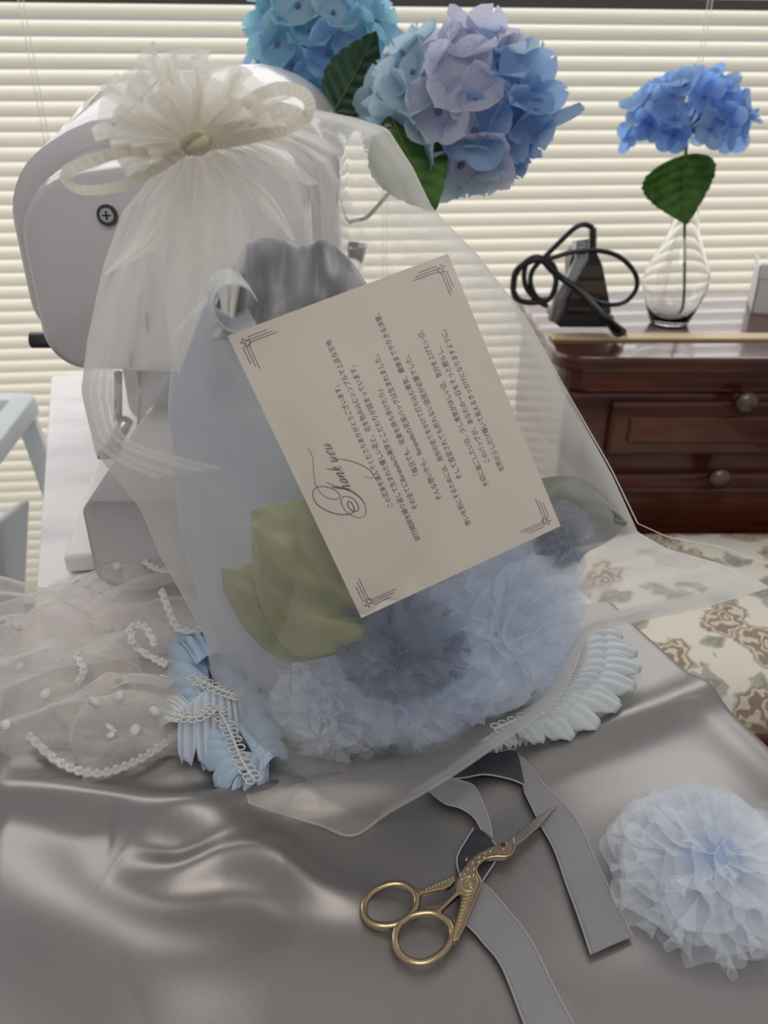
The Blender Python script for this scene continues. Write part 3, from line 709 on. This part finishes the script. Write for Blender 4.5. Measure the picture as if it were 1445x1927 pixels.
sm.build('script_lettering', ink_m, card, False)
# corner ornaments
for (ou, od, su, sd_) in ((0, 0, 1, 1), (148, 0, -1, 1), (148, 100, -1, -1), (0, 100, 1, -1)):
    sm = M()
    def T(x, y): return (ou+su*x, od+sd_*y)
    for pts in ([(3.2, 5), (4.6, 4.6), (5, 3.2), (5.4, 4.6), (6.8, 5), (5.4, 5.4), (5, 6.8), (4.6, 5.4), (3.2, 5)],):
        for a, b in zip(pts, pts[1:]): stroke([T(*a), T(*b)], .26, .26, 2)
    for k, (i, L0) in enumerate(((3.6, 15.5), (5.0, 17.5), (6.2, 19))):
        stroke([T(i, L0), T(i, 12), T(i, 8.6)], .28, .28, 6); stroke([T(L0, i), T(12, i), T(8.6, i)], .28, .28, 6)
        stroke([T(i, 8.6), T(i+.4, 7.2), T(7, 7-.3*k), T(7.2, i+.4), T(8.6, i)], .28, .28, 10)
    sm.build('corner_ornament', ink_m, card, False)

# ================================================================ organza bag
ob = thing('organza_bag', 'large sheer cream organza drawstring bag holding the card and the handbag', 'gift bag', (0, .34, .70))
Lp = [(0, 345, 285), (.05, 290, 330), (.12, 232, 400), (.22, 196, 500), (.34, 166, 640), (.42, 154, 735), (.5, 180, 850), (.57, 265, 955), (.64, 305, 1050), (.7, 350, 1130), (.77, 388, 1200), (.84, 402, 1290), (.9, 425, 1370), (.95, 460, 1450), (1, 468, 1510)]
Rp = [(0, 385, 262), (.05, 470, 232), (.12, 585, 206), (.18, 665, 222), (.24, 728, 242), (.30, 775, 315), (.36, 812, 392), (.45, 900, 482), (.54, 990, 600), (.62, 1058, 722), (.72, 1150, 882), (.80, 1200, 985), (.86, 1255, 1010), (.93, 1360, 1030), (1, 1447, 1062)]
Bp = [(468, 1510), (520, 1528), (600, 1552), (664, 1572), (730, 1530), (800, 1490), (862, 1452), (930, 1405), (1010, 1350), (1060, 1300), (1085, 1240), (1112, 1192), (1200, 1168), (1330, 1140), (1447, 1105)]
def bagpt(s, t, front):
    l = lin(Lp, t); r = lin(Rp, t); bx = catmull([(x, y, 0) for x, y in Bp], s)
    x = l[0]+(r[0]-l[0])*s; y = l[1]+(r[1]-l[1])*s
    l1, r1 = Lp[-1][1:], Rp[-1][1:]
    wgt = max(0, (t-.45)/.55)**2.2
    x += wgt*(bx.x-(l1[0]+(r1[0]-l1[0])*s)); y += wgt*(bx.y-(l1[1]+(r1[1]-l1[1])*s))
    ye = lin([(0, .330), (.2, .345), (.5, .365), (.8, .36), (1, .33)], t)[0]
    e = max(0, 1-abs(2*s-1)**3.5)**.8; tt = lin([(0, .12), (.1, .35), (.3, .75), (.6, 1), (.92, 1), (1, .8)], t)[0]
    bulge = -.085*e*tt if front else .07*e*tt-.155*e*tt*sstep(.965, 1, t)
    # pleats gathered at the knot fan out and die away; long stress creases below
    am = .013*sstep(0, .06, t)*(1-sstep(.12, .55, t))*e**.5
    ang = s*1.0
    def ridge(k, q): return 1-abs(nz(k, q, 1 if front else 9))*2.6
    am *= 1-sstep(.9, 1, t); f = am*(1.1*ridge(ang*6.5+t*2, t*1.4)+.42*ridge(ang*17+4, t*2.2))
    am2 = (.0065+.005*t)*e**.4*sstep(.2, .5, t)*(1-.95*sstep(.9, 1, t))
    f += am2*(ridge(s*3+t*3.5+2, t*2.2)+.35*ridge(s*8-t*5, t*3))
    return x, y, ye+bulge+f*(1 if front else -1)
def bagsurf(front):
    def f(u, v):
        x, y, Y = bagpt(u, v, front)
        return PC(x, y, Y)
    return f
NB = 230
M().grid(bagsurf(True), NB, NB).build('front_sheet', organza, ob)
M().grid(bagsurf(False), NB, NB).build('back_sheet', organza, ob)
m = M()
for pts in ([PC(*lin(Lp, t), lin([(0, .330), (.2, .345), (.5, .365), (.8, .36), (1, .33)], t)[0]) for t in [i/90 for i in range(91)]],
            [PC(*lin(Rp, t), lin([(0, .330), (.2, .345), (.5, .365), (.8, .36), (1, .33)], t)[0]) for t in [i/90 for i in range(91)]],
            [PC(*bagpt(i/90, 1, True)) for i in range(91)]):
    m.tube(pts, .0007, 6, flat=.5)
m.build('seam', organza_fold, ob)
# loose folds hanging below the knot, drawn from the gathered neck
def drape(A, B, Ya, Yb, fr, amp, seed):
    def f(u, v):
        a = catmull([(x, y, 0) for x, y in A], v); b = catmull([(x, y, 0) for x, y in B], v); q = a.lerp(b, u)
        Y = Ya+(Yb-Ya)*v+amp*sstep(0, .25, v)*(math.sin(fr*.62*u*2*PI+seed)+.9*nz(u*4, v*1.5, seed))
        return P(q.x, q.y, Y)
    return M().grid(f, 90, 60).build('hanging_fold', organza_fold, ob)
drape([(350, 280), (265, 390), (215, 480), (195, 518)], [(372, 285), (345, 420), (290, 470), (195, 518)], .312, .285, 2, .004, 1)
drape([(352, 285), (260, 440), (195, 560), (158, 690)], [(380, 285), (405, 420), (385, 560), (335, 700)], .318, .30, 3.3, .0065, 2)
drape([(362, 290), (345, 430), (310, 560), (335, 702)], [(384, 285), (412, 400), (410, 500), (338, 702)], .312, .290, 1.5, .004, 3)
drape([(375, 285), (415, 380), (398, 480), (420, 590)], [(392, 272), (450, 330), (470, 420), (440, 600)], .312, .300, 1.5, .005, 5)
drape([(385, 275), (450, 290), (540, 330), (580, 350)], [(390, 262), (460, 262), (540, 300), (600, 345)], .312, .305, 1.5, .004, 6)
drape([(385, 280), (430, 330), (500, 400), (550, 455)], [(392, 270), (470, 330), (520, 380), (555, 450)], .312, .305, 1.5, .004, 7)
drape([(165, 690), (158, 760), (195, 850), (290, 900)], [(215, 690), (215, 760), (250, 830), (420, 880)], .325, .32, 3, .004, 8)
# ruffled tuft above the knot
def tuft(seed, rmul, y0, fr):
    outer = [(-200, 120, 90), (-185, 150, 80), (-170, 175, 60), (-150, 170, 150), (-128, 185, 170), (-110, 180, 180), (-92, 158, 170), (-70, 150, 150), (-52, 150, 140), (-35, 175, 120), (-20, 165, 100), (-8, 150, 80)]
    rnd = random.Random(seed)
    def f(u, v):
        ang = -205+200*u; R_ = lin([(a, r) for a, r, _ in outer], ang)[0]*rmul
        w_ = math.sin(fr*u*2*PI+seed); w3 = nz(u*14, seed*3)
        tri = 1+.05*(2*abs((u*fr*1.0) % 1-.5)*2-1)+.14*w3
        aa = math.radians(ang+11*v*math.sin(fr*u*2*PI*1.0+1.3+seed)+3*v*math.sin(fr*u*5.3*PI))
        r_ = (10+(R_*tri-10)*v)
        return P(366+r_*math.cos(aa), 268+r_*math.sin(aa)*.95, y0+.024*v*w_+.006*v*math.sin(fr*u*5.3*PI+1)+.012*v*w3-.018*v*v)
    return M().grid(f, 420, 26)
tuft(1, 1.12, .330, 7).build('ruffled_tuft', organza_fold, ob)
tuft(2.3, .95, .322, 8).build('ruffled_tuft', organza_fold, ob)
tuft(4.1, .68, .314, 6).build('ruffled_tuft', organza_fold, ob)
# drawstring
m = M()
def rib(pts, Y, w_=.0019):
    c = [P(x, y, Y+(yy or 0)) for x, y, *q in pts for yy in [(q[0] if q else 0)]]; n = 90; V = []
    for i in range(n+1):
        p = catmull(c, i/n); kk = .65+.55*math.sin(PI*i/n)**.7+.12*nz(i*.35, Y*99); t_ = (catmull(c, min(1, i/n+.01))-catmull(c, max(0, i/n-.01))).normalized()
        s_ = t_.cross(Vector((0, 1, .2))).normalized(); k = 1+.4*math.sin(i*.9)*.2
        tw = math.cos(i/n*5)*.5; s_ = (s_*math.cos(tw)+Vector((0, 1, 0))*math.sin(tw)).normalized()
        k = kk; V += [p+s_*w_*k, p+Vector((0, .0004*math.sin(i*2.1), 0)), p-s_*w_*k]
    m.add(V, [(3*i+a, 3*i+3+a, 3*i+4+a, 3*i+1+a) for i in range(n) for a in (0, 1)])
rib([(370, 262), (420, 235), (470, 190), (520, 168), (560, 172), (582, 192), (575, 222), (540, 208), (480, 225), (410, 262), (372, 268)], .296)
rib([(582, 195), (578, 220), (540, 240), (470, 258), (400, 272), (370, 275)], .300)
rib([(360, 275), (300, 290), (240, 285), (180, 300), (130, 322), (128, 345), (160, 358), (230, 350), (290, 320), (345, 285), (365, 272)], .296)
m.build('drawstring', ribbon_m, ob, smooth=False)
m = M(); m.ball(P(368, 268, .305), (.0060, .0045, .0045), 10); m.tube([catmull([P(352, 285, .300), P(350, 265, .296), P(372, 250, .294), P(392, 262, .296), P(380, 282, .298)], i/24) for i in range(25)], .0015, 8, flat=.5); m.tube([P(352, 283, .298), P(392, 262, .294)], .002, 8)
m.build('knot', translucent('knot_cream', (.84, .78, .58), .3, .6), ob)

# ================================================================ small tulle pompon, ribbons
rp = thing('tulle_pompon', 'fluffy pale blue tulle rosette lying on the satin at the lower right', 'fabric flower', onc(1318, 1650))
c = onc(1325, 1655, .010)
rosette('ruffles', c+Vector((0, 0, -.004)), (0, -.2, 1), .044, 10, tulle_white2, rp, 21, ragged=.10)
m = M(); m.ball(c+Vector((0, 0, .006)), (.014, .014, .010), 12); m.build('core', tulle_core, rp)
def band(name, pairs, mt, label, cat, back=None, lift=.0012, n=120, wave=.0015, group=None, parent=None, par_obj=None):
    c1_ = [onc(*a, lift) for a, b in pairs]; c2_ = [onc(*b, lift) for a, b in pairs]
    def f(u, v):
        p = catmull(c1_, u).lerp(catmull(c2_, u), v); p.z = .70+cloth_h(p.x, p.y)+lift+wave*(1+math.sin(u*17))*.5+.0004*(1-(2*v-1)**2); return p
    return M().grid(f, n, 9)
def ribbon(label, segs):
    root = thing('velvet_ribbon', label, 'ribbon', onc(*segs[0][1][0][0]), group=None)
    for nm, pairs, mt, lift, wave in segs:
        band(nm, pairs, mt, '', '', lift=lift, wave=wave).build(nm, mt, root, solid=.0007)
        mm = M()
        for side in (0, 1):
            cc = [onc(*pr[side], lift) for pr in pairs]; pts = []
            for i in range(81):
                p = catmull(cc, i/80); p.z = .70+cloth_h(p.x, p.y)+lift+wave*(1+math.sin(i/80*17))*.5+.0003; pts.append(p)
            mm.tube(pts, .0005, 5)
        mm.build('selvedge', selv_m, root)
selv_m = mat('pale_selvedge', (.38, .37, .38), .7)
ribbon('grey velvet ribbon end lying right of the scissors blade, its dark side folded up', [
    ('dark_side', [((845, 1478), (870, 1432)), ((910, 1480), (920, 1430)), ((985, 1492), (968, 1436))], velvet_back, .004, .0005),
    ('pile_side', [((985, 1500), (962, 1436)), ((1015, 1560), (1050, 1512)), ((1045, 1620), (1095, 1580)), ((1075, 1700), (1135, 1660)), ((1110, 1805), (1188, 1772))], velvet_m, .0022, .001)])
ribbon('long grey velvet ribbon running under the scissors to the bottom edge', [
    ('pile_side', [((795, 1492), (830, 1475)), ((840, 1530), (880, 1495)), ((880, 1545), (912, 1540)), ((905, 1575), (925, 1590))], velvet_m, .0050, .001),
    ('dark_side', [((890, 1568), (925, 1590)), ((860, 1620), (937, 1615)), ((868, 1665), (905, 1668))], velvet_back, .0030, .0003),
    ('pile_side', [((866, 1740), (905, 1665)), ((905, 1775), (950, 1710)), ((945, 1830), (1000, 1780)), ((985, 1930), (1060, 1900)), ((1010, 2010), (1110, 2000))], velvet_m, .0018, .001)])

# ================================================================ stork scissors
zsc = .7105
def S4(x, y, z=zsc): return G(660+x/3.4405, 1480+y/3.4405, z)
scs = thing('embroidery_scissors', 'antique gold stork-shaped embroidery scissors lying on the grey satin', 'scissors', S4(700, 600, .703))
def flat(name, pts, th, mt, z=zsc, par=None, bev=.0006): return M().prism([S4(*p, z) for p in pts], (0, 0, -th)).build(name, mt, par or scs, False, bevel=bev)
flat('blade', [(1340, 118), (1210, 268), (1125, 342), (1062, 380), (1035, 378), (1030, 345), (1090, 285), (1190, 205)], .0022, mat('blade_metal', (.42, .37, .31), .22, 1), zsc-.0004)
flat('stork_body', [(1058, 318), (985, 358), (900, 390), (830, 425), (760, 480), (708, 550), (680, 620), (678, 660), (695, 690), (722, 700), (700, 800), (668, 900), (652, 985), (672, 1003), (692, 985), (745, 880), (800, 740), (838, 628), (822, 590), (808, 550), (822, 500), (868, 465), (940, 450), (1005, 452), (1040, 425), (1065, 375)], .0034, gold_m)
flat('handle_bar', [(432, 668), (520, 640), (600, 600), (668, 563), (676, 610), (650, 640), (610, 660), (540, 675), (455, 694), (440, 720)], .003, gold_m, zsc-.001)
flat('handle_bar', [(550, 800), (610, 745), (655, 700), (690, 660), (716, 678), (712, 696), (690, 705), (640, 752), (590, 800), (585, 830)], .003, gold_m, zsc)
for pts in ([(540, 825), (620, 870), (655, 940), (640, 1015), (580, 1090), (480, 1142), (380, 1132), (305, 1070), (285, 985), (312, 900), (380, 845), (460, 822)],
            [(350, 642), (410, 690), (425, 760), (390, 830), (320, 885), (220, 905), (130, 885), (85, 825), (90, 755), (135, 690), (210, 648), (280, 632)]):
    c = [S4(*p, zsc-.0022) for p in pts]; M().tube([catmull(c, i/72, True) for i in range(72)], .0017, 12, closed=True).build('finger_ring', gold_m, scs)
c = S4(985, 383, zsc); m = M(); m.tube([c+Vector((0, 0, -.001)), c+Vector((0, 0, .0007))], .0022, 20); sr = m.build('pivot_screw', gold_m, scs, False, bevel=.0003)
m = M(); m.tube([c+Vector((0, 0, .0002)), c+Vector((0, 0, .0009))], .0012, 16); m.build('screw_slot', dark_metal, sr, False)
m = M()
for (x, y) in [(830, 455), (870, 430), (790, 490), (830, 485), (760, 530), (800, 530), (735, 565), (770, 575), (795, 570), (720, 600), (750, 470), (905, 415), (865, 455), (710, 570)]:
    m.tube([S4(x+6, y-14, zsc+.0001), S4(x-5, y+12, zsc+.0001)], .00045, 6)
for i in range(11): y = 705+i*24; m.tube([S4(722-i*5, y, zsc+.0001), S4(790-i*9.5, y-4, zsc+.0001)], .00035, 5)
ring = [S4(762+52*math.cos(a), 632+46*math.sin(a), zsc+.0001) for a in [k*2*PI/24 for k in range(24)]]; m.tube(ring, .0004, 5, closed=True)
for pts in ([(735, 620), (760, 600), (770, 640), (800, 610)], [(745, 655), (770, 645), (790, 665)]): m.tube([S4(*p, zsc+.0001) for p in pts], .0004, 5)
for i in range(9): m.tube([S4(480+i*20, 655-i*9, zsc-.0009), S4(497+i*20, 672-i*9, zsc-.0009)], .00035, 5)
m.build('engraving', mat('worn_gold', (.62, .50, .33), .3, 1), scs)
m = M(); m.tube([catmull([S4(x, y, zsc-.0004) for x, y in [(1062, 378), (1045, 428), (1005, 452), (940, 452), (868, 468), (824, 505), (810, 550), (838, 628), (790, 755), (730, 905), (685, 995)]], i/60) for i in range(61)], .0008, 8); m.build('polished_edge', gold_m, scs)

# ================================================================ lace and ruffles
def sheet(corners, hgt, fr, seed, ov=.004):
    a, b, c_, d = corners
    def f(u, v):
        px = (a[0]*(1-u)+b[0]*u)*(1-v)+(d[0]*(1-u)+c_[0]*u)*v; py = (a[1]*(1-u)+b[1]*u)*(1-v)+(d[1]*(1-u)+c_[1]*u)*v
        px += 34*nz(u*2.5, v*2.5, seed); py += 30*nz(u*2.5, v*2.5, seed+5)
        p = G(px, py, .71); env = (math.sin(PI*min(1, max(0, u)))*math.sin(PI*v))**.45
        w_ = .5+.5*math.sin(fr*(v*2*PI)+3.5*nz(u*1.6, v*1.5, seed)+u*3)+.7*abs(nz(u*2.6, v*4.5, seed+2))
        p.z = .7045+ov+hgt*env*(.35+.65*w_/1.6); return p
    return f
lc = thing('lace_collar', 'sheer white dotted net lace with crocheted edging heaped on the left side of the desk', 'lace', G(190, 1300, .704))
la = [((-30, 1130), (430, 1060), (400, 1400), (-30, 1400)), ((-40, 1210), (420, 1190), (330, 1420), (-40, 1400)), ((90, 1270), (400, 1290), (350, 1400), (150, 1450)), ((60, 1120), (370, 1020), (420, 1170), (120, 1260)), ((-60, 1100), (250, 1130), (260, 1340), (-60, 1320))]
for i, cs in enumerate(la): M().grid(sheet(cs, .030 if i < 2 else .036, 2.0+.5*i, 11*i+3, .001*i), 130, 90).build('net_fold', lace_m, lc)
m = M(); rnd = random.Random(4)
for i in range(26):
    k = rnd.randrange(len(la)); f = sheet(la[k], .030 if k < 2 else .036, 2.0+.5*k, 11*k+3, .001*k); u, v = rnd.uniform(.12, .9), rnd.uniform(.15, .9)
    p = f(u, v); e1 = (f(u+.01, v)-p).normalized(); e2 = (f(u, v+.01)-p).normalized(); nr = e1.cross(e2).normalized()
    if nr.z < 0: nr = -nr
    R_ = .0032
    V = [p+nr*.0008]+[p+nr*.0005+e1*R_*math.cos(a)+e2*R_*math.sin(a) for a in [g*2*PI/14 for g in range(14)]]
    m.add(V, [(0, j+1, (j+1) % 14+1) for j in range(14)])
m.build('dots', lace_solid, lc, solid=.0005).__setitem__('kind', 'stuff')
def edging(path, lift, scal, w_=.0042, up=0):
    c = [G(x, y, .7045+l) for x, y, l in [(p[0], p[1], p[2] if len(p) > 2 else lift) for p in path]]; m = M()
    L_ = sum((b-a).length for a, b in zip(c, c[1:])); n = int(L_/.0011)+4; ns = max(3, int(L_/scal))
    def f(u, v):
        p = catmull(c, u); t_ = (catmull(c, min(1, u+.01))-catmull(c, max(0, u-.01))).normalized(); s_ = t_.cross(Vector((0, 0, 1))).normalized()
        out = w_*(.75+.35*abs(math.sin(PI*u*ns)))
        return p+s_*(out*v)+Vector((0, 0, .001*math.sin(v*PI)+up*v))
    m.grid(f, n, 6)
    for i in range(ns):
        u = (i+.5)/ns; m.ball(f(u, .35)+Vector((0, 0, .001)), .0011, 5)
    return m
for path in ([(60, 1380), (120, 1432), (185, 1452), (250, 1432), (310, 1395), (350, 1360)], [(310, 1110, .035), (325, 1150, .03), (345, 1185, .022), (395, 1180, .02)], [(250, 1180, .03), (262, 1215, .025), (300, 1240, .02), (320, 1250, .02)],
             [(270, 1050, .03), (300, 1070, .03), (340, 1075, .03)], [(240, 1215, .03), (248, 1180, .035), (280, 1180, .035), (300, 1215, .03)], [(150, 1230, .03), (165, 1260, .03), (150, 1290, .025)]):
    edging(path, .002, .0052).build('crochet_edging', lace_solid, lc, solid=.0012)
def frill(root, name, A, B, mt, pleats, amp, scal, hA=.012, hB=.004, hM=.012, seed=0, n=480):
    ca = [G(x, y, .705+hA) for x, y in A]; cb = [G(x, y, .705+hB) for x, y in B]
    def f(u, v):
        a = catmull(ca, u); b = catmull(cb, u); k = 1+v*v*((.34*(abs(math.sin(PI*u*scal))**.5-.6) if scal else 0)+.04*nz(u*9, seed))
        ph = pleats*2*PI*u+2.5*nz(u*4, seed); du = .12/pleats/2/PI*math.sin(2*ph)*v
        a = catmull(ca, min(1, max(0, u+du*.5))); b = catmull(cb, min(1, max(0, u+du*1.6)))
        p = a.lerp(b, v*k)
        p.z += hM*math.sin(PI*v*.85)+amp*.75*v**.6*(math.sin(ph)+.3*math.sin(2*ph+1))
        p.z = max(.7042, p.z); return p
    return M().grid(f, n, 20).build(name, mt, root, solid=.0004)
def loops(root, path, h, r=.0022, n=16, mt=None):
    c = [G(x, y, .705+h) for x, y in path]; m = M()
    for i in range(n):
        u = (i+.5)/n; p = catmull(c, u); t_ = (catmull(c, min(1, u+.02))-catmull(c, max(0, u-.02))).normalized(); s_ = t_.cross(Vector((0, 0, 1))).normalized()
        for sg in (-1, 1):
            q = p+s_*sg*r*.9; m.tube([q+t_*r*math.cos(a)*.9+s_*r*math.sin(a)+Vector((0, 0, .0006*math.sin(a))) for a in [k*2*PI/12 for k in range(12)]], .0004, 5, closed=True)
    m.tube([catmull(c, i/50) for i in range(51)], .0007, 5)
    return m.build('loop_trim', mt or lace_solid, root)
s1 = thing('ruffled_scrunchie', 'pale blue gathered cotton ruffle trim left of the organza bag', 'fabric trim', G(400, 1330, .704))
frill(s1, 'frill', [(350, 1215), (395, 1265), (425, 1330), (465, 1400), (495, 1450)], [(400, 1185), (460, 1240), (495, 1310), (525, 1380), (540, 1440)], ruffle_b, 11, .0015, 6, hA=.014, hM=.008, seed=1)
frill(s1, 'frill', [(385, 1225), (400, 1300), (430, 1360), (450, 1420), (480, 1450)], [(322, 1205), (322, 1290), (345, 1365), (385, 1440), (425, 1500)], ruffle_b, 12, .0016, 6, hA=.016, hM=.008, seed=2)
frill(s1, 'frill', [(370, 1250), (400, 1230), (440, 1235)], [(330, 1215), (360, 1190), (420, 1195)], ruffle_b, 5, .0035, 3, hA=.026, hM=.006, seed=12)
frill(s1, 'frill', [(345, 1335), (385, 1300), (425, 1290), (450, 1310)], [(335, 1425), (385, 1440), (435, 1425), (470, 1380)], ruffle_m, 9, .0032, 4, hA=.026, hM=.008, seed=3)
frill(s1, 'frill', [(365, 1335), (345, 1340), (335, 1360)], [(330, 1312), (300, 1330), (302, 1375)], ruffle_w, 6, .002, 0, hA=.018, hM=.004, seed=5)
frill(s1, 'frill', [(440, 1410), (470, 1415), (510, 1415)], [(410, 1480), (445, 1512), (505, 1480)], ruffle_b, 5, .0035, 4, hA=.014, hM=.006, seed=7)
loops(s1, [(365, 1270), (400, 1320), (430, 1370), (455, 1430), (480, 1470)], .024); loops(s1, [(320, 1345), (370, 1350), (400, 1330)], .028, n=8); loops(s1, [(375, 1280), (420, 1300), (450, 1310)], .028, n=8)
s2 = thing('scalloped_ruffle', 'white scalloped ruffle trim right of the organza bag', 'fabric trim', G(1080, 1320, .704))
frill(s2, 'frill', [(930, 1375), (1000, 1345), (1050, 1310), (1080, 1260), (1095, 1200)], [(985, 1410), (1085, 1392), (1165, 1325), (1190, 1255), (1150, 1195)], ruffle_w, 19, .0012, 8, hA=.014, hM=.012, seed=4)
frill(s2, 'frill', [(960, 1360), (1030, 1330), (1075, 1280), (1095, 1210)], [(985, 1395), (1075, 1385), (1130, 1310), (1140, 1205)], ruffle_w, 17, .0013, 7, hA=.022, hM=.010, seed=6)
frill(s2, 'frill', [(985, 1340), (1060, 1280), (1090, 1200)], [(1060, 1370), (1150, 1300), (1150, 1200)], ruffle_w, 14, .0012, 6, hA=.026, hM=.012, seed=16)
frill(s2, 'frill', [(900, 1400), (940, 1370), (985, 1355)], [(925, 1420), (975, 1405), (1010, 1390)], ruffle_w, 9, .003, 4, hA=.012, hM=.006, seed=8)
loops(s2, [(930, 1372), (1000, 1342), (1050, 1305), (1082, 1255), (1095, 1205)], .030, n=18)
